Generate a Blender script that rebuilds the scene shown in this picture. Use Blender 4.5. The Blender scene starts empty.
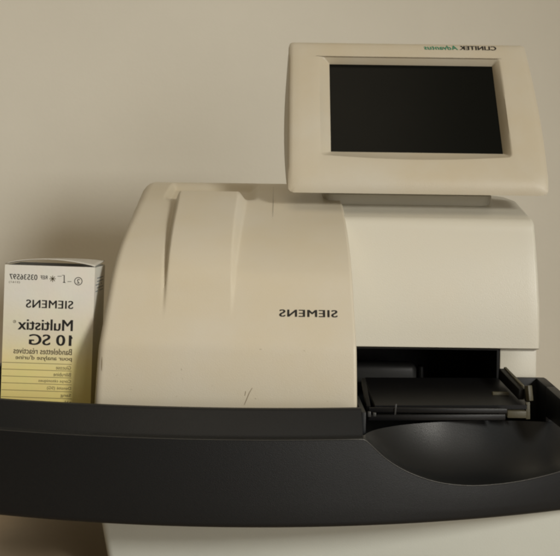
import bpy, bmesh, math, random
from mathutils import Vector, Matrix
R = math.radians
sc = bpy.context.scene
C = sc.collection
random.seed(4)

# ---------------------------------------------------------------- camera frame
F = 1000.0; DC = 0.70; CZ = 0.27; ROLL = R(0.8); PX, PY = 280.0, 215.0
W, H = 560.0, 556.0

def unroll(px, py):
    u, v = px - PX, py - PY
    return (u*math.cos(ROLL) + v*math.sin(ROLL), -u*math.sin(ROLL) + v*math.cos(ROLL))

def at(px, py, Y):                      # world point seen at a pixel, on the depth plane Y
    u, v = unroll(px, py); D = DC + Y
    return Vector((u*D/F, Y, CZ - v*D/F))

def hit(px, py, o, n):                  # world point seen at a pixel on a plane
    u, v = unroll(px, py)
    d = Vector((u/F, 1, -v/F)); c = Vector((0, -DC, CZ))
    return c + d*((o - c).dot(n)/d.dot(n))

def interp(pts, x):
    if x <= pts[0][0]: return pts[0][1]
    for (a, b), (c, d) in zip(pts, pts[1:]):
        if x <= c: return b + (d-b)*(x-a)/(c-a)
    return pts[-1][1]

def smooth_interp(pts, x):              # monotone-ish cubic (Catmull-Rom on uneven knots)
    n = len(pts)
    if x <= pts[0][0]: return pts[0][1]
    if x >= pts[-1][0]: return pts[-1][1]
    for i in range(n-1):
        if x <= pts[i+1][0]: break
    x0, y0 = pts[i]; x1, y1 = pts[i+1]; h = x1-x0
    def sl(k):
        if k == 0: return (pts[1][1]-pts[0][1])/(pts[1][0]-pts[0][0])
        if k == n-1: return (pts[-1][1]-pts[-2][1])/(pts[-1][0]-pts[-2][0])
        return (pts[k+1][1]-pts[k-1][1])/(pts[k+1][0]-pts[k-1][0])
    t = (x-x0)/h; m0, m1 = sl(i)*h, sl(i+1)*h
    return (2*t**3-3*t*t+1)*y0 + (t**3-2*t*t+t)*m0 + (-2*t**3+3*t*t)*y1 + (t**3-t*t)*m1

# ---------------------------------------------------------------- materials
def mat(name, col, rough=0.5, spec=0.5, bump=0.0, bscale=900, mottle=0.0, mscale=25, col2=None, coat=0.0):
    m = bpy.data.materials.new(name); m.use_nodes = True
    nt = m.node_tree; b = nt.nodes['Principled BSDF']
    b.inputs['Base Color'].default_value = (*col, 1)
    b.inputs['Roughness'].default_value = rough
    b.inputs['Specular IOR Level'].default_value = spec
    b.inputs['Coat Weight'].default_value = coat
    tc = nt.nodes.new('ShaderNodeTexCoord')
    if mottle > 0:
        n = nt.nodes.new('ShaderNodeTexNoise'); n.inputs['Scale'].default_value = mscale
        n.inputs['Detail'].default_value = 5; n.inputs['Roughness'].default_value = 0.6
        nt.links.new(tc.outputs['Object'], n.inputs['Vector'])
        r = nt.nodes.new('ShaderNodeValToRGB')
        c2 = col2 or tuple(c*(1-mottle) for c in col)
        r.color_ramp.elements[0].position = 0.3; r.color_ramp.elements[0].color = (*c2, 1)
        r.color_ramp.elements[1].position = 0.7; r.color_ramp.elements[1].color = (*col, 1)
        nt.links.new(n.outputs['Fac'], r.inputs['Fac'])
        nt.links.new(r.outputs['Color'], b.inputs['Base Color'])
        r2 = nt.nodes.new('ShaderNodeMapRange')
        r2.inputs['To Min'].default_value = rough*1.12; r2.inputs['To Max'].default_value = rough*0.88
        nt.links.new(n.outputs['Fac'], r2.inputs['Value'])
        nt.links.new(r2.outputs['Result'], b.inputs['Roughness'])
    if bump > 0:
        n = nt.nodes.new('ShaderNodeTexNoise'); n.inputs['Scale'].default_value = bscale
        n.inputs['Detail'].default_value = 3
        nt.links.new(tc.outputs['Object'], n.inputs['Vector'])
        bp = nt.nodes.new('ShaderNodeBump'); bp.inputs['Strength'].default_value = bump
        bp.inputs['Distance'].default_value = 0.0004
        nt.links.new(n.outputs['Fac'], bp.inputs['Height'])
        nt.links.new(bp.outputs['Normal'], b.inputs['Normal'])
    return m

M = {}
M['hood'] = mat('aged cream plastic', (0.57, 0.53, 0.44), 0.40, 0.4, 0.3, 1500, 0.05, 12, (0.56, 0.50, 0.375))
M['cover'] = mat('off white plastic', (0.59, 0.575, 0.50), 0.38, 0.4, 0.3, 1500, 0.04, 11, (0.60, 0.57, 0.48))
M['display'] = mat('cream plastic', (0.53, 0.495, 0.41), 0.40, 0.4, 0.35, 1500, 0.05, 13, (0.51, 0.45, 0.335))
M['stand'] = mat('grey green plastic', (0.52, 0.49, 0.40), 0.5, 0.4, 0.2, 1400, 0.05, 14)
M['base'] = mat('pale grey plastic', (0.68, 0.705, 0.645), 0.5, 0.35, 0.2, 1200, 0.05, 9)
M['dark'] = mat('charcoal plastic', (0.0088, 0.0102, 0.0120), 0.46, 0.33, 0.35, 1900, 0.2, 12)
M['arris'] = mat('charcoal edge highlight', (0.055, 0.055, 0.052), 0.35, 0.5, 0.3, 800, 0.3, 60)  # paler than the tray: paints the highlight on the scoop lip
M['dark_polished'] = mat('hand polished charcoal plastic', (0.0085, 0.0097, 0.0108), 0.38, 0.80, 0.22, 1900, 0.2, 12)
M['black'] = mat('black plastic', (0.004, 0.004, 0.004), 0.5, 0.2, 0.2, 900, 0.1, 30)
M['gloss'] = mat('glossy black plastic', (0.0055, 0.0055, 0.006), 0.38, 0.25, 0.1, 700, 0.2, 40)
M['grey'] = mat('grey plastic', (0.035, 0.035, 0.034), 0.45, 0.4, 0.2, 900, 0.2, 60)
M['tan'] = mat('tan plastic', (0.075, 0.068, 0.042), 0.5, 0.4, 0.3, 900, 0.25, 90)
M['tan_highlight'] = mat('tan plastic highlight', (0.22, 0.20, 0.14), 0.5, 0.4, 0.3, 900, 0.25, 90)  # brighter copy of the tan, for the painted streak on the arm
M['screen'] = mat('screen glass', (0.0045, 0.0050, 0.0042), 0.26, 0.09, 0, 1, 0.12, 18)
M['ink'] = mat('black ink', (0.018, 0.017, 0.016), 0.6, 0.3)
M['ink_soft'] = mat('brown ink', (0.12, 0.10, 0.06), 0.6, 0.3)
M['green'] = mat('green ink', (0.04, 0.22, 0.13), 0.6, 0.3)
M['blue'] = mat('grey blue ink', (0.16, 0.20, 0.24), 0.6, 0.3)
M['scratch'] = mat('dark scuff', (0.33, 0.28, 0.20), 0.7, 0.2)
M['scuff'] = mat('faint scuff', (0.46, 0.41, 0.32), 0.7, 0.2)
M['cardin'] = mat('raw card', (0.20, 0.17, 0.13), 0.9, 0.1, 0.3, 500)
M['cardtop'] = mat('coated card', (0.58, 0.56, 0.50), 0.6, 0.2, 0.3, 400, 0.12, 60)
M['wall'] = mat('painted wall', (0.87, 0.85, 0.76), 0.85, 0.15, 0.5, 160, 0.05, 5)
M['table'] = mat('table top', (0.54, 0.42, 0.28), 0.45, 0.4, 0.2, 200, 0.30, 5)

def carton_mat():
    m = mat('printed carton', (0.66, 0.63, 0.55), 0.5, 0.3, 0.25, 350)
    nt = m.node_tree; b = nt.nodes['Principled BSDF']
    tc = nt.nodes.new('ShaderNodeTexCoord'); s = nt.nodes.new('ShaderNodeSeparateXYZ')
    nt.links.new(tc.outputs['Object'], s.inputs['Vector'])
    mr = nt.nodes.new('ShaderNodeMapRange')
    mr.inputs['From Min'].default_value = 0.0; mr.inputs['From Max'].default_value = 0.118
    nt.links.new(s.outputs['Z'], mr.inputs['Value'])
    r = nt.nodes.new('ShaderNodeValToRGB')
    e = r.color_ramp.elements
    e[0].position = 0.10; e[0].color = (0.84, 0.70, 0.25, 1)
    e[1].position = 0.82; e[1].color = (0.78, 0.76, 0.70, 1)
    a = e.new(0.36); a.color = (0.84, 0.73, 0.33, 1)
    a = e.new(0.58); a.color = (0.77, 0.73, 0.58, 1)
    nt.links.new(mr.outputs['Result'], r.inputs['Fac'])
    n = nt.nodes.new('ShaderNodeTexNoise'); n.inputs['Scale'].default_value = 45; n.inputs['Detail'].default_value = 6
    nt.links.new(tc.outputs['Object'], n.inputs['Vector'])
    mx = nt.nodes.new('ShaderNodeMix'); mx.data_type = 'RGBA'; mx.blend_type = 'MULTIPLY'
    mx.inputs['Factor'].default_value = 0.13
    nt.links.new(r.outputs['Color'], mx.inputs[6]); nt.links.new(n.outputs['Color'], mx.inputs[7])
    nt.links.new(mx.outputs[2], b.inputs['Base Color'])
    return m
M['carton'] = carton_mat()

# ---------------------------------------------------------------- object helpers
def obj(name, bm, m, parent=None, smooth=None, label=None):
    bmesh.ops.recalc_face_normals(bm, faces=bm.faces)
    me = bpy.data.meshes.new(name); bm.to_mesh(me); bm.free()
    o = bpy.data.objects.new(name, me); C.objects.link(o)
    if m: me.materials.append(m)
    if parent: o.parent = parent
    if label: o['label'] = label
    if smooth:
        me.shade_smooth()
        try: me.set_sharp_from_angle(angle=R(smooth))
        except Exception: pass
    return o

def box_bm(bm, x0, x1, y0, y1, z0, z1, bev=0.0, seg=2):
    vs = [bm.verts.new((x, y, z)) for x in (x0, x1) for y in (y0, y1) for z in (z0, z1)]
    fs = [(0,1,3,2), (4,6,7,5), (0,4,5,1), (2,3,7,6), (0,2,6,4), (1,5,7,3)]
    fc = [bm.faces.new([vs[i] for i in f]) for f in fs]
    if bev > 0:
        es = list({e for f in fc for e in f.edges})
        bmesh.ops.bevel(bm, geom=es, offset=bev, segments=seg, profile=0.5, affect='EDGES')

def box(name, a, m, parent=None, bev=0.0, seg=2, label=None):
    bm = bmesh.new(); box_bm(bm, *a, bev=bev, seg=seg)
    return obj(name, bm, m, parent, 40 if bev else None, label)

def grid(name, rows, m, parent=None, smooth=45, close_rows=False, caps=False, label=None):
    bm = bmesh.new()
    V = [[bm.verts.new(p) for p in r] for r in rows]
    for i in range(len(V)-1):
        for j in range(len(V[0])-1):
            bm.faces.new((V[i][j], V[i][j+1], V[i+1][j+1], V[i+1][j]))
        if close_rows:
            bm.faces.new((V[i][-1], V[i][0], V[i+1][0], V[i+1][-1]))
    if caps:
        bm.faces.new(V[0]); bm.faces.new(V[-1])
    bmesh.ops.remove_doubles(bm, verts=bm.verts, dist=1e-6)
    return obj(name, bm, m, parent, smooth, label)

def prism(name, poly, z0, z1, m, parent=None, bev=0.0):
    bm = bmesh.new()
    a = [bm.verts.new((x, y, z0)) for x, y in poly]; b = [bm.verts.new((x, y, z1)) for x, y in poly]
    n = len(a); bm.faces.new(a[::-1]); bm.faces.new(b)
    for i in range(n): bm.faces.new((a[i], a[(i+1) % n], b[(i+1) % n], b[i]))
    if bev > 0:
        bmesh.ops.bevel(bm, geom=list(bm.edges), offset=bev, segments=2, profile=0.5, affect='EDGES')
    return obj(name, bm, m, parent, 40 if bev else None)

def text_mesh(body, bold=0.0, shear=0.0, spacing=1.0):
    """vertices of a word scaled to a unit box, mirrored left to right"""
    cu = bpy.data.curves.new('t', 'FONT'); cu.body = body; cu.offset = bold; cu.shear = shear
    cu.space_character = spacing; cu.resolution_u = 4
    o = bpy.data.objects.new('t', cu); C.objects.link(o)
    bpy.context.view_layer.update()
    me = bpy.data.meshes.new_from_object(o.evaluated_get(bpy.context.evaluated_depsgraph_get()))
    bpy.data.objects.remove(o); bpy.data.curves.remove(cu)
    xs = [v.co.x for v in me.vertices]; ys = [v.co.y for v in me.vertices]
    x0, x1, y0, y1 = min(xs), max(xs), min(ys), max(ys)
    for v in me.vertices:
        v.co = (1-(v.co.x-x0)/(x1-x0), (v.co.y-y0)/(y1-y0), 0)
    return me

def writing(name, body, fn, m, parent, bold=0.0, shear=0.0, spacing=1.0, label=None):
    src = text_mesh(body, 0.0, shear, spacing)
    W_ = bold*4.2/max(1, len(body))                 # stroke widening, as a share of the word's width
    me = bpy.data.meshes.new(name); bm = bmesh.new()
    nc = 7 if bold > 0.008 else 1
    for k in range(nc):
        o_ = (k/(nc-1)-0.5)*W_ if nc > 1 else 0
        q = src.copy()
        for v in q.vertices:
            c = Vector(fn(v.co.x*(1-W_)+W_/2+o_, v.co.y)); c.y -= 0.000008*k; v.co = c
        bm.from_mesh(q); bpy.data.meshes.remove(q)
    bm.to_mesh(me); bm.free()
    me.materials.clear(); me.materials.append(m)
    o = bpy.data.objects.new(name, me); C.objects.link(o); o.parent = parent
    if label: o['label'] = label
    return o

def thing(name, label, cat, loc=(0, 0, 0)):
    o = bpy.data.objects.new(name, None); C.objects.link(o); o.location = loc
    o.empty_display_size = 0.02
    o['label'] = label; o['category'] = cat
    return o

# ---------------------------------------------------------------- setting
g = box('table', (-1.6, 1.6, -1.2, 0.70, -0.03, 0.0), M['table']); g['kind'] = 'structure'
g = box('wall', (-2.5, 2.5, 0.70, 0.80, -0.9, 2.4), M['wall']); g['kind'] = 'structure'

# ---------------------------------------------------------------- the analyser
AN = thing('urine_analyser', 'cream bench analyser with tilted dark screen, arched hood and long charcoal front tray', 'analyser')

def Z(z): return CZ + z

# hood profile: height -> depth, and half widths
HP = [(-0.165, 0.002), (-0.150, 0.0005), (-0.133, 0.000), (-0.112, 0.0012), (-0.098, 0.0030), (-0.0925, 0.0044), (-0.0875, 0.0072), (-0.0800, 0.0120), (-0.0614, 0.0245),
      (-0.0406, 0.0386), (-0.019, 0.066), (0.000, 0.105), (0.0126, 0.140), (0.025, 0.195)]
XL = [(-0.165, -0.1290), (-0.133, -0.1288), (-0.0924, -0.127), (-0.0614, -0.125), (-0.0406, -0.1235), (-0.019, -0.1215),
      (0.0, -0.1205), (0.0126, -0.1208), (0.025, -0.1240), (0.04, -0.1255)]
XR = [(-0.165, 0.0560), (-0.133, 0.0560), (-0.09, 0.0553), (-0.03, 0.0535), (0.0, 0.0525), (0.04, 0.050)]
def hoodY(z): return smooth_interp(HP, z)

# profile path stations (Y, z, normal) then back over the top
st = []
zs = [-0.165 + (0.025+0.165)*k/110 for k in range(111)]
for z in zs: st.append([hoodY(z), z])
for k in range(1, 21):
    t = k/20; st.append([0.195 + 0.035*t, 0.025 + 0.0040*math.sin(t*math.pi/2)])
for y in (0.25, 0.28, 0.31, 0.330): st.append([y, 0.0290])
st.append([0.338, 0.026]); st.append([0.340, 0.020]); st.append([0.340, -0.10]); st.append([0.340, -0.165])
def sstep(a, b, x):
    t = max(0, min(1, (x-a)/(b-a))); return t*t*(3-2*t)

# raised panel edges as seen: left and right borders in the photograph -> real X on the hood
PLo = [(-0.073, -0.083), (-0.040, -0.0845), (0.0, -0.0870), (0.02, -0.0895), (0.03, -0.0900)]   # outer left border
PRo = [(-0.073, -0.0330), (-0.040, -0.0315), (0.0, -0.0280), (0.02, -0.0262), (0.03, -0.0260)]   # outer right border
def hood_off(X, Y, z):
    if Y > 0.26: return 0.0
    h = 0.0082*sstep(-0.078, 0.004, z)                 # panel rises towards the top
    wl = 0.0012 + 0.0045*sstep(-0.078, 0.015, z)
    wr = 0.0016 + 0.0068*sstep(-0.078, 0.015, z)
    a = interp(PLo, z); b = interp(PRo, z)
    f = sstep(a, a+wl, X)*(1-sstep(b-wr, b, X))
    f *= 1-sstep(0.0120, 0.0132, z)                    # panel ends in a sharp upper edge
    groove = 0.0012*math.exp(-((X-(a+0.0005))/0.0016)**2)*sstep(-0.078, -0.02, z)*(1-sstep(0.0120, 0.0132, z))
    # finger notch behind the panel
    nx = sstep(-0.099, -0.094, X)*(1-sstep(-0.028, -0.018, X))
    nt = nx*sstep(0.0125, 0.0145, z)*(1-sstep(0.0255, 0.0290, z if Y < 0.232 else 1))
    return h*f - groove - 0.0060*nt
rows = []
NX = 190
for i, (Y, z) in enumerate(st):
    a = st[max(i-1, 0)]; b = st[min(i+1, len(st)-1)]
    ty, tz = b[0]-a[0], b[1]-a[1]; L = math.hypot(ty, tz); ny, nz = -tz/L, ty/L   # outward: towards viewer / up
    xl, xr = interp(XL, z if Y < 0.25 else 0.03), interp(XR, z if Y < 0.25 else 0.03)
    r = 0.0055 + 0.0045*sstep(-0.03, 0.026, z) if Y < 0.24 else 0.010
    rr = 0.0022
    row = []
    row.append((xl+0.0005, Y-ny*0.030, Z(z-nz*0.030)))
    row.append((xl+0.0002, Y-ny*0.016, Z(z-nz*0.016)))
    for k in range(9):
        t = k/8*math.pi/2                               # t=0 side, t=90 front
        X = xl + r - r*math.cos(t); d = r - r*math.sin(t)
        row.append((X, Y-ny*d, Z(z-nz*d)))
    for k in range(1, NX):
        X = xl + r + (xr-rr-xl-r)*k/NX
        o = hood_off(X, Y, z)
        row.append((X, Y+ny*o, Z(z+nz*o)))
    for k in range(7):
        t = math.pi/2*(1-k/6)
        X = xr - rr + rr*math.cos(t); d = rr - rr*math.sin(t)
        row.append((X, Y-ny*d, Z(z-nz*d)))
    row.append((xr, Y-ny*0.012, Z(z-nz*0.012)))
    row.append((xr, Y-ny*0.030, Z(z-nz*0.030)))
    rows.append(row)
hood = grid('hood', rows, M['hood'], AN, 50, label='cream arched hood on the left with a raised tapering panel')
# side walls under the arch (behind the rolled edge)
def side(name, xoff, tab, inset):
    bm = bmesh.new()
    pts = []
    for i, (Y, z) in enumerate(st[:-2]):
        a = st[max(i-1, 0)]; b = st[min(i+1, len(st)-1)]
        ty, tz = b[0]-a[0], b[1]-a[1]; L = math.hypot(ty, tz); ny, nz = -tz/L, ty/L
        pts.append((interp(tab, z if Y < 0.25 else 0.03)+xoff, Y-ny*inset, Z(z-nz*inset)))
    pts = [p for k, p in enumerate(pts) if k % 4 == 0]
    va = [bm.verts.new(p) for p in pts]
    lo = [bm.verts.new((p[0], p[1] if k else p[1], Z(-0.165))) for k, p in enumerate(pts)]
    for k in range(len(pts)-1):
        try: bm.faces.new((va[k], va[k+1], lo[k+1], lo[k]))
        except ValueError: pass
    return obj(name, bm, M['hood'], hood, 50)
side('side_wall', 0.0009, XL, 0.012)
side('side_wall', -0.0006, XR, 0.010)

def on_hood(px, py, off=0.0003):
    # march to the hood surface along the pixel ray
    u, v = unroll(px, py); best = None
    lo, hi = 0.65, 1.0
    for k in range(60):
        D = (lo+hi)/2; z = -v*D/F; Yh = hoodY(z) if z < 0.025 else 0.2
        if D-DC < Yh: lo = D
        else: hi = D
    return Vector((u*D/F, D-DC-off, CZ-v*D/F))

# lettering on the hood
a = on_hood(279.2, 316.5); b = on_hood(337.6, 316.5); c = on_hood(300, 309.6)
def fn_h(s, t):
    X = a.x + (b.x-a.x)*s; z = a.z-CZ + (c.z-a.z)*t
    return (X, hoodY(z)-0.00035, Z(z))
writing('lettering', 'SIEMENS', fn_h, M['ink'], hood, 0.022, 0, 1.12)

# scuffs and the fine seam, as thin slivers lying on the hood
def sliver(name, pts, w, m, parent, off=0.0003):
    bm = bmesh.new(); P = [on_hood(x, y, 0) for x, y in pts]
    prev = None
    Q = []
    for k in range(len(P)-1):
        for j in range(8): Q.append(P[k].lerp(P[k+1], j/8))
    Q.append(P[-1])
    P = [Vector((p.x, hoodY(min(p.z-CZ, 0.0249))-off*1.3, p.z+off*0.6)) for p in Q]
    for k, p in enumerate(P):
        d = (P[min(k+1, len(P)-1)]-P[max(k-1, 0)]).normalized()
        n = Vector((d.z, 0, -d.x))
        ww = w*(0.35 + 0.65*math.sin(math.pi*(k+0.5)/len(P)))
        cur = (bm.verts.new(p+n*ww/2), bm.verts.new(p-n*ww/2))
        if prev: bm.faces.new((prev[0], prev[1], cur[1], cur[0]))
        prev = cur
    return obj(name, bm, m, parent)
sliver('scuff', [(102.5, 357), (102.2, 364), (102.0, 371)], 0.0004, M['scratch'], hood, 0.0003)
sliver('scuff', [(252.5, 388), (249.5, 393), (247, 399), (244.5, 405)], 0.00042, M['scratch'], hood)
sliver('scuff', [(246, 391), (245, 396)], 0.0003, M['scratch'], hood)
for k in range(14):
    x_, y_ = random.uniform(112, 340), random.choice([random.uniform(230, 400), random.uniform(372, 403)])
    if 165 < x_ < 245 and y_ < 325: continue
    a_ = random.uniform(0, math.pi); l_ = random.uniform(0.5, 2.6)
    sliver('scuff', [(x_, y_), (x_+l_*math.cos(a_), y_+l_*math.sin(a_))], random.uniform(0.00012, 0.00026), M['scuff'], hood)
sliver('seam_line', [(273.4, 187), (273.2, 195), (273.2, 205), (272.8, 217)], 0.0007, M['ink'], hood, 0.0006)

# cover on the right
CP = [(0.0800, -0.1014), (0.0805, -0.090), (0.0815, -0.070), (0.0865, -0.045), (0.0930, -0.022), (0.0970, -0.012)]
cx, cz, cr = 0.1095, -0.0110, 0.0115
for k in range(1, 9):
    t = math.pi*(1 - 0.02) - (math.pi*0.98-math.pi*0.62)*k/8
    CP.append((cx + cr*math.cos(t), cz + cr*math.sin(t)))
CP += [(0.120, 0.0035), (0.140, 0.0095), (0.160, 0.0150), (0.20, 0.0190), (0.26, 0.022), (0.33, 0.022), (0.338, 0.018), (0.340, 0.010), (0.340, -0.10)]
rows = []
CR = [(-0.11, 0.2050), (-0.02, 0.2042), (0.0, 0.2042), (0.03, 0.2030)]
def cover_row(Y, z, ny, nz, r=0.0035):
    xr = interp(CR, z); row = [(0.046, Y, Z(z))]
    for k in range(1, 24): row.append((0.046+(xr-r-0.046)*k/24, Y, Z(z)))
    for k in range(8):
        t = math.pi/2*(1-k/7)
        row.append((xr-r+r*math.cos(t), Y-ny*(r-r*math.sin(t)), Z(z-nz*(r-r*math.sin(t)))))
    row.append((xr+0.0003, Y-ny*0.012, Z(z-nz*0.012)))
    row.append((xr+0.0003, Y-ny*0.04, Z(z-nz*0.04)))
    return row
rows.append([(p[0], 0.0930, Z(-0.1008)) for p in cover_row(0.0808, -0.1014, -1, 0)])
rows.append([(p[0], max(p[1], 0.0815), Z(-0.1022)) for p in cover_row(0.0808, -0.1022, -1, 0)])
for i, (Y, z) in enumerate(CP):
    A = CP[max(i-1, 0)]; B = CP[min(i+1, len(CP)-1)]
    ty, tz = B[0]-A[0], B[1]-A[1]; L = math.hypot(ty, tz)
    rows.append(cover_row(Y, z, -tz/L, ty/L))
cover = grid('cover', rows, M['cover'], AN, 50, label='paler smooth cover on the right above the dark slot')
# cover side
bm = bmesh.new()
pts = [(Y, z) for Y, z in CP if True]
va = [bm.verts.new((interp(CR, z)-0.0004, Y+0.006 if i < 14 else Y, Z(z-0.003 if i > 6 else z))) for i, (Y, z) in enumerate(pts)]
vc = [bm.verts.new((0.2040, Y+0.006, Z(-0.1014))) for Y, z in pts]
for k in range(len(va)-1):
    bm.faces.new((va[k], va[k+1], vc[k+1], vc[k]))
bmesh.ops.remove_doubles(bm, verts=bm.verts, dist=1e-6)
obj('side_wall', bm, M['cover'], cover, 50)

# lower housing panel beside the slot, and the slot itself
box('lower_panel', (0.1745, 0.2035, 0.0865, 0.335, Z(-0.16), Z(-0.1018)), M['cover'], AN, 0.0012)
cav = bmesh.new()
box_bm(cav, 0.0575, 0.1743, 0.215, 0.219, Z(-0.158), Z(-0.103))       # back
box_bm(cav, 0.0575, 0.1719, 0.0832, 0.2148, Z(-0.1036), Z(-0.1028))     # ceiling
box_bm(cav, 0.1722, 0.1742, 0.0868, 0.2148, Z(-0.157), Z(-0.1028))     # right
box_bm(cav, 0.0500, 0.0520, 0.030, 0.2148, Z(-0.157), Z(-0.1080))     # left
slot = obj('slot_lining', cav, M['black'], AN)
# parts seen inside the slot
bm = bmesh.new(); box_bm(bm, 0.060, 0.118, 0.146, 0.166, Z(-0.142), Z(-0.1240), 0.006, 4)
obj('inner_roller', bm, M['grey'], slot, 60)
bm = bmesh.new(); box_bm(bm, 0.1195, 0.1245, 0.150, 0.160, Z(-0.140), Z(-0.1262), 0.0022, 3)
obj('roller_end', bm, M['black'], slot, 60)

# ---------------------------------------------------------------- front tray
TR = bpy.data.objects.new('tray', None); TR.empty_display_size = 0.02
def Yf(X): return -0.0508 + 0.89*(X+0.035)**2
ZT, ZB, ZR = -0.1465, -0.2045, -0.1305
X0, X1 = -0.235, 0.250
lipraw = [(361.6, 438.6), (365.5, 440.3), (369.5, 443.6), (375, 448.8), (383, 456.3), (391, 462.3), (399, 467.3), (408, 472), (418.6, 476.4),
          (430, 480.2), (442, 483), (457, 485), (473.6, 485.7), (489, 485), (505, 483.4), (521, 481), (536.5, 477.8),
          (548, 475), (560, 471.6), (585, 464), (610, 454)]
LIP = []
for px, py in lipraw:
    u, v = unroll(px, py); X = u*0.67/F
    for k in range(8): X = u*(DC+Yf(X))/F
    LIP.append((X, -v*(DC+Yf(X))/F))
LIP[0] = (LIP[0][0], ZT)
LIP.append((X1+0.001, ZT))
def lip(X): return ZT if X <= LIP[0][0] else min(ZT, smooth_interp(LIP, X))
backraw = [(364.5, 435), (368, 432.7), (375, 430), (383, 428), (400, 425.3), (418.6, 423.4), (445, 421.7), (473.6, 420.8), (517, 420.8), (560, 422.3)]
BK = []
for px, py in backraw:
    u, v = unroll(px, py); D = 0.146*F/v
    if px >= 445: D += 0.030*sstep(435, 560, px)          # the bowl runs deeper under the slot on its right side
    BK.append((u*D/F, D-DC, -v*D/F))
BK.append((X1+0.001, BK[-1][1]+0.014, BK[-1][2]-0.002))
def backY(X): return smooth_interp([(a, b) for a, b, c in BK], X)
def backZ(X): return smooth_interp([(a, c) for a, b, c in BK], X)
XS = LIP[0][0]
cols = [X0 + (X1-X0)*k/120 for k in range(121)] + [XS + 0.03*k/40 for k in range(41)]
cols = sorted(set(round(c, 6) for c in cols))
def face_col(X, zt):
    y = Yf(X); c = []
    c.append((X, y+0.055, Z(ZB+0.0005)))
    c.append((X, y+0.008, Z(ZB)))
    for k in range(6):                      # lower edge radius
        t = math.pi/2*k/5; r = 0.004
        c.append((X, y + 0.0045 - r*math.sin(t) + (r-0.004), Z(ZB + r - r*math.cos(t))))
    n = 8
    for k in range(1, n+1):
        f = k/n; z = ZB+0.004 + (zt-0.0006-ZB-0.004)*f
        c.append((X, y + 0.0005*math.sin(math.pi*f)*-1, Z(z)))
    c.append((X, y+0.0009, Z(zt+0.0001)))
    return c
rows = [face_col(X, lip(X)) for X in cols]
C.objects.link(TR); TR.parent = AN
front = grid('front_panel', rows, M['dark'], TR, 32)

# left rim: ledge, sloping band, top edge, inner wall
rows = []
lc = [X for X in cols if X <= XS+0.0005]
lc.append(XS+0.0014)
for X in lc:
    y = Yf(X)
    e = sstep(XS+0.0015, XS-0.001, X) if False else 1.0
    rows.append([(X, y+0.0008, Z(ZT-0.004)), (X, y+0.0009, Z(ZT-0.0002)), (X, y+0.0062, Z(ZT+0.0003)), (X, y+0.0072, Z(ZT+0.0007)), (X, y+0.0080, Z(ZT+0.0018)),
                 (X, y+0.0212, Z(ZR-0.0014)), (X, y+0.0222, Z(ZR-0.0004)), (X, y+0.0236, Z(ZR)), (X, y+0.0262, Z(ZR)), (X, y+0.0270, Z(ZR-0.0008)), (X, y+0.0272, Z(-0.1580))])
bm = bmesh.new()
V = [[bm.verts.new(p) for p in r] for r in rows]
for i in range(len(V)-1):
    for j in range(len(V[0])-1): bm.faces.new((V[i][j], V[i][j+1], V[i+1][j+1], V[i+1][j]))
bm.faces.new(V[-1])
bm.faces.new(V[0])
obj('rim', bm, M['dark'], TR, 35)

# hand scoop
rows = []
sc_cols = [X for X in cols if X >= XS]
for X in sc_cols:
    y = Yf(X); zl = lip(X); yb = max(backY(X), y+0.0075)
    c = []; n = 22
    zk = max(backZ(X), zl+0.0002)
    depth = 0.0135*sstep(0, 0.028, -(zl-ZT))
    for k in range(n+1):
        t = k/n
        yy = y+0.0009 + (yb-y-0.0009)*t
        zz = zl + (zk-zl)*(0.25*t + 0.75*t**(3.2-1.4*sstep(0.125, 0.195, X))) - 0.25*depth*math.sin(math.pi*t)
        c.append((X, yy, Z(zz)))
    c.append((X, yb+0.0008, Z(zk-0.0002))); c.append((X, yb+0.0012, Z(zk-0.0012))); c.append((X, yb+0.0012, Z(-0.1585)))
    rows.append(c)
grid('hand_scoop', rows, M['dark_polished'], TR, 50)
rows = []                  # fine arris along the lip of the scoop, its caught light painted as paler grey
ex = [X0+0.002+(XS-X0-0.002)*k/80 for k in range(80)] + [X for X in cols if X >= XS]
for X in ex:
    y = Yf(X); z = lip(X); rr_ = 0.00042 if X >= XS else 0.00042*sstep(XS-0.012, XS, X) + 0.00022*(1-sstep(XS-0.012, XS, X))
    rows.append([(X, y+0.0003+rr_*math.cos(2*math.pi*k/8), Z(z-0.0001+rr_*math.sin(2*math.pi*k/8))) for k in range(8)])
grid('scoop_edge', rows, M['arris'], TR, 80, close_rows=True)
bm = bmesh.new()          # step wall where the rim ends beside the slot
box_bm(bm, XS+0.0016, XS+0.0046, Yf(XS)+0.0215, 0.040, Z(-0.158), Z(-0.1330), 0.0005)
obj('step_wall', bm, M['dark'], TR, 40)

# floor of the tray and its outer walls
poly = [(X, Yf(X)+0.054) for X in [X0 + (X1-X0)*k/30 for k in range(31)]] + [(X1, 0.0785), (0.2055, 0.0785), (0.2055, 0.30), (X0, 0.30)]
prism('tray_floor', poly, Z(-0.2030), Z(-0.1582), M['dark'], TR)
# right rim wall
bm = bmesh.new()
def wallseg(bm, p, q, t, z0, z1, z2):
    d = Vector((q[0]-p[0], q[1]-p[1], 0)).normalized(); n = Vector((-d.y, d.x, 0))*t
    P_, Q_ = Vector((*p, 0)), Vector((*q, 0)); vs = []
    for b_, zt in ((P_, z1), (Q_, z2)):
        for o_ in (Vector(), n):
            for z in (z0, zt):
                vs.append(bm.verts.new((b_.x+o_.x, b_.y+o_.y, Z(z))))
    fc = [bm.faces.new([vs[i] for i in f]) for f in [(0,1,3,2), (4,6,7,5), (0,4,5,1), (2,3,7,6), (0,2,6,4), (1,5,7,3)]]
    bmesh.ops.bevel(bm, geom=list({e for f in fc for e in f.edges}), offset=0.0006, segments=2, profile=0.5, affect='EDGES')
wallseg(bm, (0.2005, 0.0470), (0.2005, 0.0745), -0.0072, -0.158, -0.1253, -0.1235)
wallseg(bm, (0.2005, 0.0), (0.2005, 0.0468), -0.0072, -0.1480, -0.1285, -0.1253)
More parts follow.
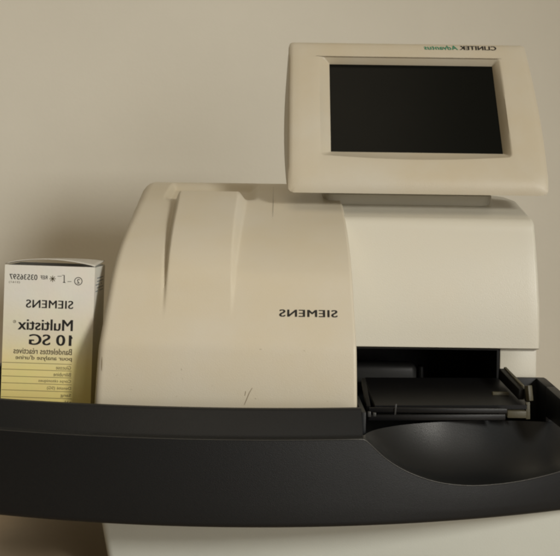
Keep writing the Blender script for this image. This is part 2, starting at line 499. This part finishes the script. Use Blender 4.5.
wallseg(bm, (0.1770, 0.0750), (0.2078, 0.0750), 0.0052, -0.158, -0.1238, -0.1238)
obj('side_rim', bm, M['dark'], TR, 40)
box('end_wall', (X0-0.004, X0+0.001, Yf(X0)+0.002, 0.30, Z(-0.20), Z(ZR)), M['dark'], TR, 0.0008)
box('end_wall', (X1-0.0005, X1+0.0045, Yf(X1)+0.002, 0.0785, Z(-0.20), Z(ZT-0.0005)), M['dark'], TR, 0.0008)
box('back_wall', (X0, -0.131, 0.298, 0.302, Z(-0.1585), Z(ZR-0.001)), M['dark'], TR, 0.0008)

# ---------------------------------------------------------------- sliding strip table in the slot
ST = bpy.data.objects.new('strip_table', None); C.objects.link(ST); ST.parent = AN; ST.empty_display_size = 0.02
def slab(pts, th, bm):
    top = [bm.verts.new(p) for p in pts]; lo = [bm.verts.new((p[0], p[1], p[2]-th)) for p in pts]
    n = len(pts); bm.faces.new(top); bm.faces.new(lo[::-1])
    for i in range(n): bm.faces.new((top[i], lo[i], lo[(i+1) % n], top[(i+1) % n]))
bm = bmesh.new()
Pq = [at(365, 377.5, 0.088), at(514, 378, 0.088), at(527, 405, 0.020), at(375, 405.5, 0.020)]
slab(Pq, 0.003, bm)
obj('table_plate', bm, M['gloss'], ST)
def bar(name, p, q, w, h, m, parent, bev=0.0003):
    bm = bmesh.new(); d = (q-p); L = d.length
    box_bm(bm, 0, L, -w/2, w/2, -h/2, h/2, min(bev, w/4, h/4))
    rot = d.to_track_quat('X', 'Z').to_matrix().to_4x4()
    bmesh.ops.transform(bm, matrix=Matrix.Translation(p) @ rot, verts=bm.verts)
    return obj(name, bm, m, parent, 40)
bar('front_rail', at(369, 409.8, 0.012), at(507, 411, 0.012), 0.002, 0.0034, M['gloss'], ST)
bar('front_rail', at(368, 417.5, 0.010), at(505, 417, 0.014), 0.003, 0.0040, M['gloss'], ST)
bar('guide_post', at(363.5, 381, 0.06), at(368.5, 409, 0.020), 0.003, 0.005, M['black'], ST)
bar('pin', at(369.2, 411.5, 0.003), at(369.3, 416.8, 0.003), 0.0022, 0.0022, M['grey'], ST)
bar('pin', at(374.4, 412.6, 0.003), at(374.5, 416.4, 0.003), 0.0022, 0.0022, M['grey'], ST)
bar('pin', at(396, 404, 0.010), at(395, 415, 0.010), 0.0007, 0.0012, M['grey'], ST)
# tan carrier on the right end
bar('carrier_arm', at(505, 369.0, 0.076), at(523, 387.5, 0.030), 0.0022, 0.0032, M['tan'], ST)
bar('carrier_highlight', at(509.0, 371.5, 0.072), at(523.5, 386.0, 0.029), 0.0007, 0.0007, M['tan_highlight'], ST, 0.0001)  # highlight along the arm, painted as a thin paler bar
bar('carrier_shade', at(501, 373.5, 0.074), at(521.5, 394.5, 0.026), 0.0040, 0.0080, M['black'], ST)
bar('carrier_tab', at(528.3, 385.5, 0.022), at(529.8, 401.0, 0.020), 0.0036, 0.0045, M['tan'], ST, 0.0005)
bar('carrier_tab', at(527.6, 402, 0.022), at(527.8, 419, 0.022), 0.0020, 0.0030, M['tan'], ST)
p = at(507.5, 411, 0.016); q = at(526.5, 419.5, 0.016)
box('carrier_foot', (p.x, q.x, 0.016, 0.026, q.z+0.0008, p.z), M['tan'], ST, 0.0006)
bar('table_hub', at(492, 394, 0.045), at(509, 394.5, 0.045), 0.004, 0.0035, M['tan'], ST, 0.001)


# ---------------------------------------------------------------- base under the tray
rows = []
for k in range(9):
    f = k/8; z = -0.199 + (-0.27+0.199)*f
    a0 = -0.1335 + 0.011*f; b0 = 0.245 - 0.012*f; r = 0.006
    y0 = 0.030 + 0.012*f; y1 = 0.30
    ring = []
    for (cx_, cy_, s) in ((a0+r, y0+r, math.pi), (b0-r, y0+r, 1.5*math.pi), (b0-r, y1-r, 0), (a0+r, y1-r, 0.5*math.pi)):
        for j in range(9):
            t = s + math.pi/2*j/8; ring.append((cx_+r*math.cos(t), cy_+r*math.sin(t), Z(z)))
    rows.append(ring)
base = grid('base', rows, M['base'], AN, 50, close_rows=True, caps=True)
box('back_housing', (-0.1275, 0.2035, 0.318, 0.335, Z(-0.199), Z(0.012)), M['cover'], AN, 0.002)

# ---------------------------------------------------------------- display
DH = bpy.data.objects.new('display', None); C.objects.link(DH); DH.parent = AN; DH.empty_display_size = 0.02
TILT = math.atan2(0.081, 0.1344)
O = Vector((0.0056, 0.100, Z(0.0200))); EX = Vector((1, 0, 0)); EB = Vector((0, math.sin(TILT), math.cos(TILT))); EN = Vector((0, -math.cos(TILT), math.sin(TILT)))
DW, DHh = 0.2085, 0.1570
def dp(a, b, n): return O + EX*a + EB*b + EN*n
def dlocal(px, py, n=0.0):
    p = hit(px, py, O+EN*n, EN) - O; return p.dot(EX), p.dot(EB)
NS = 16; NCN = 6
def ring_rect(x0, x1, y0, y1, r, n, bl=0.0, br=0.0, q=None):
    """rounded rectangle ring, equal vertex counts; bl / br bulge of left and right edges"""
    pts = []
    corners = [(x0+r, y0+r, math.pi), (x1-r, y0+r, 1.5*math.pi), (x1-r, y1-r, 0), (x0+r, y1-r, 0.5*math.pi)]
    for ci, (cx_, cy_, s) in enumerate(corners):
        for j in range(NCN+1):
            t = s + math.pi/2*j/NCN; pts.append((cx_+r*math.cos(t), cy_+r*math.sin(t)))
        nx_, ny_, s2 = corners[(ci+1) % 4]
        e0 = pts[-1]; e1 = (nx_+r*math.cos(s2), ny_+r*math.sin(s2))
        for j in range(1, NS): pts.append((e0[0]+(e1[0]-e0[0])*j/NS, e0[1]+(e1[1]-e0[1])*j/NS))
    out = []
    for a_, b_ in pts:
        f = max(0, min(1, (b_-y0)/(y1-y0))); bul = math.sin(math.pi*f**0.8); bur = math.sin(math.pi*(f+0.32)/1.32)
        w = (a_-x0)/(x1-x0); a2 = a_ + (br*bur if w > 0.5 else -bl*bul)*abs(2*w-1)
        if q: a2, b_ = q(a2, b_)
        out.append(dp(a2, b_, n(a2, b_) if callable(n) else n))
    return out
REC = 0.0075
s_tl, s_tr, s_bl, s_br = dlocal(329.5, 65, -REC), dlocal(493, 65.8, -REC), dlocal(331, 152.3, -REC), dlocal(501.6, 154, -REC)
r_tl, r_tr, r_bl, r_br = dlocal(319, 54.7), dlocal(500.5, 56.5), dlocal(321, 155), dlocal(511, 156.5)
sx0, sx1 = (s_tl[0]+s_bl[0])/2, (s_tr[0]+s_br[0])/2; sy0, sy1 = (s_bl[1]+s_br[1])/2, (s_tl[1]+s_tr[1])/2
rx0, rx1 = (r_tl[0]+r_bl[0])/2, (r_tr[0]+r_br[0])/2; ry0, ry1 = (r_bl[1]+r_br[1])/2, (r_tl[1]+r_tr[1])/2
print('screen', sx0, sx1, sy0, sy1, 'recess', rx0, rx1, ry0, ry1)
def dome(a, b):       # faint crown of the front face
    return 0.0016*math.cos((b/DHh-0.5)*math.pi) - 0.0008 - (0.45*(0.016-b)**2/0.016 if b < 0.016 else 0)
def sagq(a, b):       # lower recess edge bows down slightly
    if b < ry0+0.004: b = b - 0.0035*math.sin(math.pi*max(0, min(1, (a-rx0)/(rx1-rx0))))
    return a, b
rings = [ring_rect(sx0, sx1, sy0, sy1, 0.0005, -REC-0.0005),
         ring_rect(sx0-0.0002, sx1+0.0002, sy0-0.0002, sy1+0.0002, 0.0006, -REC+0.0008),
         ring_rect(rx0+0.0008, rx1-0.0008, ry0+0.0006, ry1-0.0008, 0.003, -0.0008, q=sagq),
         ring_rect(rx0, rx1, ry0, ry1, 0.0035, lambda a, b: dome(a, b)-0.0003, q=sagq),
         ring_rect(rx0-0.0010, rx1+0.0010, ry0-0.0010, ry1+0.0010, 0.004, dome, q=sagq),
         ring_rect(0.020, DW-0.020, 0.0165, DHh-0.018, 0.004, dome, 0, 0.001),
         ring_rect(0.016, DW-0.016, 0.0130, DHh-0.014, 0.004, dome, 0, 0.001),
         ring_rect(0.012, DW-0.012, 0.0095, DHh-0.010, 0.004, dome, 0, 0.001),
         ring_rect(0.0045, DW-0.006, 0.0050, DHh-0.005, 0.0035, dome, 0, 0.003),
         ring_rect(0.0020, DW-0.0030, 0.0022, DHh-0.0020, 0.0035, lambda a, b: dome(a, b)-0.0008, 0, 0.0040),
         ring_rect(0.0006, DW-0.0008, 0.0027, DHh-0.0005, 0.0035, lambda a, b: dome(a, b)*0.8-0.0022, 0.0003, 0.0042),
         ring_rect(0.0, DW, 0.0049, DHh, 0.0035, -0.0075, 0.001, 0.0042),
         ring_rect(0.0006, DW-0.0006, 0.0066, DHh-0.0006, 0.0035, -0.0084, 0.0018, 0.004),
         ring_rect(0.0, DW, 0.0100, DHh, 0.006, -0.014, 0.0032, 0.004),
         ring_rect(0.003, DW-0.003, 0.0170, DHh-0.002, 0.009, -0.024, 0.0032, 0.003),
         ring_rect(0.018, DW-0.018, 0.030, DHh-0.012, 0.012, -0.034, 0.002, 0.002),
         ring_rect(0.030, DW-0.030, 0.042, DHh-0.022, 0.012, -0.038)]
bm = bmesh.new()
V = [[bm.verts.new(p) for p in r] for r in rings]
n = len(V[0])
for i in range(len(V)-1):
    for j in range(n): bm.faces.new((V[i][j], V[i][(j+1) % n], V[i+1][(j+1) % n], V[i+1][j]))
bm.faces.new(V[-1])
bez = obj('bezel', bm, M['display'], DH, 38)
bm = bmesh.new()
bm.faces.new([bm.verts.new(dp(a_, b_, -REC)) for a_, b_ in ((sx0-0.0001, sy0-0.0001), (sx1+0.0001, sy0-0.0001), (sx1+0.0001, sy1+0.0001), (sx0-0.0001, sy1+0.0001))])
obj('screen', bm, M['screen'], DH)
# model lettering on the upper right of the bezel (mirrored as photographed)
def on_bezel(xa, xb, ya, yb):
    p0 = dlocal(xa, yb+0.0); p1 = dlocal(xb, yb); p2 = dlocal(xa, ya)
    def f(s, t):
        a_ = p0[0]+(p1[0]-p0[0])*s; b_ = p0[1]+(p2[1]-p0[1])*t
        return dp(a_, b_, dome(a_, b_)+0.0004)
    return f
writing('lettering', 'CLINITEK', on_bezel(459.8, 496.5, 45.6, 49.6), M['ink'], bez, 0.03, 0.0, 1.05)
writing('lettering', 'Advantus', on_bezel(424, 458.3, 45.0, 49.2), M['green'], bez, 0.02, 0.3, 1.05)
# neck carrying the display
rows = []
for (zz, ya, yb, xa, xb, r) in ((0.004, 0.143, 0.215, 0.039, 0.176, 0.010), (0.0120, 0.141, 0.215, 0.037, 0.178, 0.010), (0.0180, 0.139, 0.215, 0.036, 0.179, 0.010),
                                (0.0270, 0.145, 0.215, 0.038, 0.176, 0.010), (0.060, 0.165, 0.22, 0.040, 0.178, 0.012)):
    ring = []
    for (cx_, cy_, s) in ((xa+r, ya+r, math.pi), (xb-r, ya+r, 1.5*math.pi), (xb-r, yb-r, 0), (xa+r, yb-r, 0.5*math.pi)):
        for j in range(7):
            t = s + math.pi/2*j/6; ring.append((cx_+r*math.cos(t), cy_+r*math.sin(t), Z(zz)))
    rows.append(ring)
grid('neck', rows, M['stand'], DH, 40, close_rows=True, caps=True)

# ---------------------------------------------------------------- strip carton
BY = 0.035; BW, BH, BD = 0.0662, 0.1180, 0.042
trc = at(95, 267.4, BY); lean = R(1.05)
bw_org = Vector((trc.x - BH*math.sin(lean), BY, trc.z - BH*math.cos(lean)))   # lower right front corner
BX = thing('carton', 'small cream and yellow printed carton standing on the tray left of the hood', 'box', bw_org)
BX.rotation_euler = (0, lean, 0)
bpy.context.view_layer.update()
BXi = Matrix.LocRotScale(bw_org, BX.rotation_euler, None).inverted()
def bl(px, py): p = BXi @ at(px, py, BY); return p.x, p.z
# local: x from -BW to 0, y 0..BD, z 0..BH
bm = bmesh.new(); th = 0.0006
box_bm(bm, -BW, 0, 0, th, 0, BH); box_bm(bm, -BW, 0, BD-th, BD, 0, BH)
box_bm(bm, -BW, -BW+th, th, BD-th, 0, BH-0.0003); box_bm(bm, -th, 0, th, BD-th, 0, BH-0.0003)
box_bm(bm, -BW+th, -th, th, BD-th, 0, 0.0008)
body = obj('carton_body', bm, M['carton'], BX)
# arched lid with its gap at the front
rows = []
for i in range(9):
    f = i/8; y = 0.0002 + (BD-0.0004)*f
    arch = 0.0042*(1-0.55*f)
    rows.append([(-BW+0.0003+(BW-0.0006)*k/24, y, BH+0.0004+arch*math.sin(math.pi*(k/24)**0.92)**0.8 + 0.0022*(k/24)*f) for k in range(25)])
lid = grid('lid', rows, M['cardtop'], BX, 50)
sm = lid.modifiers.new('Solidify', 'SOLIDIFY'); sm.thickness = 0.0006; sm.offset = 1
bm = bmesh.new()
box_bm(bm, -BW+0.0015, -0.0015, 0.001, BD-0.001, BH-0.0160, BH-0.0155)
obj('inner_flap', bm, M['cardin'], BX)
def carton_text(body_, xa, xb, ya, yb, m, bold=0.0, shear=0.0, sp=1.0):
    xm, ym = (xa+xb)/2, (ya+yb)/2; cxx, czz = bl(xm, ym)
    k = (DC+BY)/F; w = (xb-xa)*k; h = (yb-ya)*k
    return writing('lettering', body_, lambda s, t: (cxx-w/2+w*s, -0.00015, czz-h/2+h*t), m, body, bold, shear, sp)
carton_text('SIEMENS', 26, 73.3, 300.2, 308.3, M['ink'], 0.018, 0, 1.08)
carton_text('Multistix', 17.8, 73, 319.2, 330.4, M['ink'], 0.028)
def reg(px, py, r):
    cxx, czz = bl(px, py); return cxx, czz
carton_text('10 SG', 29, 71.6, 334.6, 345.4, M['ink'], 0.026)
carton_text('Bandelettes réactives', 13.5, 72, 348.2, 354.2, M['ink_soft'], 0.02)
carton_text("pour analyse d'urine", 15.5, 72, 355.6, 361.2, M['ink_soft'], 0.02)
carton_text('03536597', 9.5, 37.5, 274.2, 279.6, M['ink'], 0.012)
carton_text('REF', 40.5, 47.5, 275.5, 279.2, M['ink'], 0.012)
carton_text('(2161)', 9, 20, 281.0, 283.4, M['ink_soft'], 0)
for tx, xa, y in (('Glucose', 56, 367.6), ('Bilirubine', 53.5, 374.4), ('Corps cétoniques', 38.5, 381.2), ('Densité (SG)', 47, 388.4), ('Sang', 60.5, 395.6), ('pH', 65, 402.6)):
    carton_text(tx, xa, 71, y-1.8, y+2.0, M['ink_soft'], 0.005)
_x, _z = bl(71.2, 336.4)
bm = bmesh.new()
bm.faces.new([bm.verts.new(p) for p in ((_x-0.0012, -0.00015, _z+0.0010), (_x-0.0012, -0.00015, _z-0.0009), (_x+0.0010, -0.00015, _z-0.0020), (_x+0.0010, -0.00015, _z-0.0006))])
obj('lettering', bm, M['ink'], body)
def ring_mark(px, py, r, w, name='symbol', m='ink'):
    cxx, czz = bl(px, py); bm = bmesh.new(); N = 28
    a_ = [bm.verts.new((cxx+r*math.cos(2*math.pi*i/N), -0.00015, czz+r*math.sin(2*math.pi*i/N))) for i in range(N)]
    b_ = [bm.verts.new((cxx+(r-w)*math.cos(2*math.pi*i/N), -0.00015, czz+(r-w)*math.sin(2*math.pi*i/N))) for i in range(N)]
    for i in range(N): bm.faces.new((a_[i], a_[(i+1) % N], b_[(i+1) % N], b_[i]))
    return obj(name, bm, M[m], body)
def stroke(bm, px0, py0, px1, py1, w):
    p_ = Vector(bl(px0, py0)); q_ = Vector(bl(px1, py1)); d = (q_-p_).normalized(); n_ = Vector((-d.y, d.x))*w/2
    bm.faces.new([bm.verts.new((c_.x, -0.00015, c_.y)) for c_ in (p_+n_, q_+n_, q_-n_, p_-n_)])
ring_mark(78.4, 281.2, 0.0030, 0.0005)
carton_text('2', 76.9, 79.9, 279.0, 283.4, M['ink'], 0.01)
ring_mark(14.6, 321.5, 0.0011, 0.00025, m='ink_soft')
carton_text('R', 13.9, 15.3, 320.7, 322.3, M['ink_soft'])
bm = bmesh.new()      # temperature-limit mark and flower-like mark of the top row
stroke(bm, 71.5, 281.6, 67.5, 281.5, 0.0003); stroke(bm, 65.5, 282.5, 63, 282.3, 0.0005); stroke(bm, 64.3, 282.6, 64.3, 275.2, 0.0006)
stroke(bm, 64.3, 275.2, 62.0, 275.2, 0.0003); stroke(bm, 61.8, 276.2, 57.5, 276.2, 0.0003)
obj('symbol', bm, M['ink'], body)
bm = bmesh.new()
for k in range(4):
    t = math.pi*k/4; stroke(bm, 52.7-3.2*math.cos(t), 278.8-3.2*math.sin(t), 52.7+3.2*math.cos(t), 278.8+3.2*math.sin(t), 0.0005)
for v_ in bm.verts: v_.co.y -= 0.00002*v_.index
obj('symbol', bm, M['ink_soft'], body)
bm = bmesh.new()      # ruled lines
for y in (361.4, 368.1, 375.0, 381.8, 388.9, 395.8, 402.3):
    xr_, zr_ = bl(71.5, y+3.0)
    bm.faces.new([bm.verts.new(p) for p in ((-BW+0.0004, -0.00012, zr_-0.00016), (xr_, -0.00012, zr_-0.00016), (xr_, -0.00012, zr_+0.00016), (-BW+0.0004, -0.00012, zr_+0.00016))])
obj('ruled_lines', bm, M['ink_soft'], body)
bm = bmesh.new()      # small print on the narrow side
for k in range(5):
    z0_ = BH-0.009-0.0024*k
    for j in range(6):
        if random.random() < 0.25: continue
        y0_ = 0.005+0.0052*j
        bm.faces.new([bm.verts.new(p) for p in ((0.00015, y0_, z0_), (0.00015, y0_+0.0042, z0_), (0.00015, y0_+0.0042, z0_+0.0007), (0.00015, y0_, z0_+0.0007))])
obj('side_print', bm, M['blue'], body)

# ---------------------------------------------------------------- light
def area(name, loc, target, size, power, col, sy=None):
    l = bpy.data.lights.new(name, 'AREA'); l.energy = power; l.color = col; l.size = size
    if sy: l.shape = 'RECTANGLE'; l.size_y = sy
    o = bpy.data.objects.new(name, l); C.objects.link(o); o.location = loc
    o.rotation_euler = (Vector(target)-Vector(loc)).to_track_quat('-Z', 'Y').to_euler()
    return o
kl = area('window_light', (1.25, -1.65, 0.92), (-0.12, 0.05, 0.24), 0.32, 3.0, (1.0, 0.965, 0.885), 0.34)
kl.data.spread = R(56)
rl = area('front_fill', (1.0, -1.75, 0.30), (-0.08, 0.05, 0.22), 0.7, 1.15, (1.0, 0.975, 0.93))  # unseen soft fill, added low at the right front
rl.data.spread = R(70)
area('ceiling_light', (-0.25, -0.7, 1.9), (-0.25, 0.45, 0.3), 1.2, 6.8, (1.0, 0.85, 0.64))
w = bpy.data.worlds.new('World'); sc.world = w; w.use_nodes = True
w.node_tree.nodes['Background'].inputs['Color'].default_value = (1.0, 0.80, 0.52, 1)
w.node_tree.nodes['Background'].inputs['Strength'].default_value = 0.115

# ---------------------------------------------------------------- camera
cd = bpy.data.cameras.new('Camera'); cam = bpy.data.objects.new('Camera', cd); C.objects.link(cam)
cd.sensor_fit = 'HORIZONTAL'; cd.sensor_width = 36; cd.lens = F*36/W
cd.shift_x = 0; cd.shift_y = -(H/2-PY)/W
cd.clip_start = 0.05; cd.clip_end = 50
cam.matrix_world = Matrix.Translation((0, -DC, CZ)) @ Matrix.Rotation(ROLL, 4, 'Y').inverted() @ Matrix.Rotation(R(90), 4, 'X')
sc.camera = cam
sc.render.engine = 'CYCLES'
sc.cycles.pixel_filter_type = 'BLACKMAN_HARRIS'; sc.cycles.filter_width = 2.4
sc.view_settings.view_transform = 'Standard'; sc.view_settings.look = 'None'
sc.view_settings.exposure = 0; sc.view_settings.gamma = 1
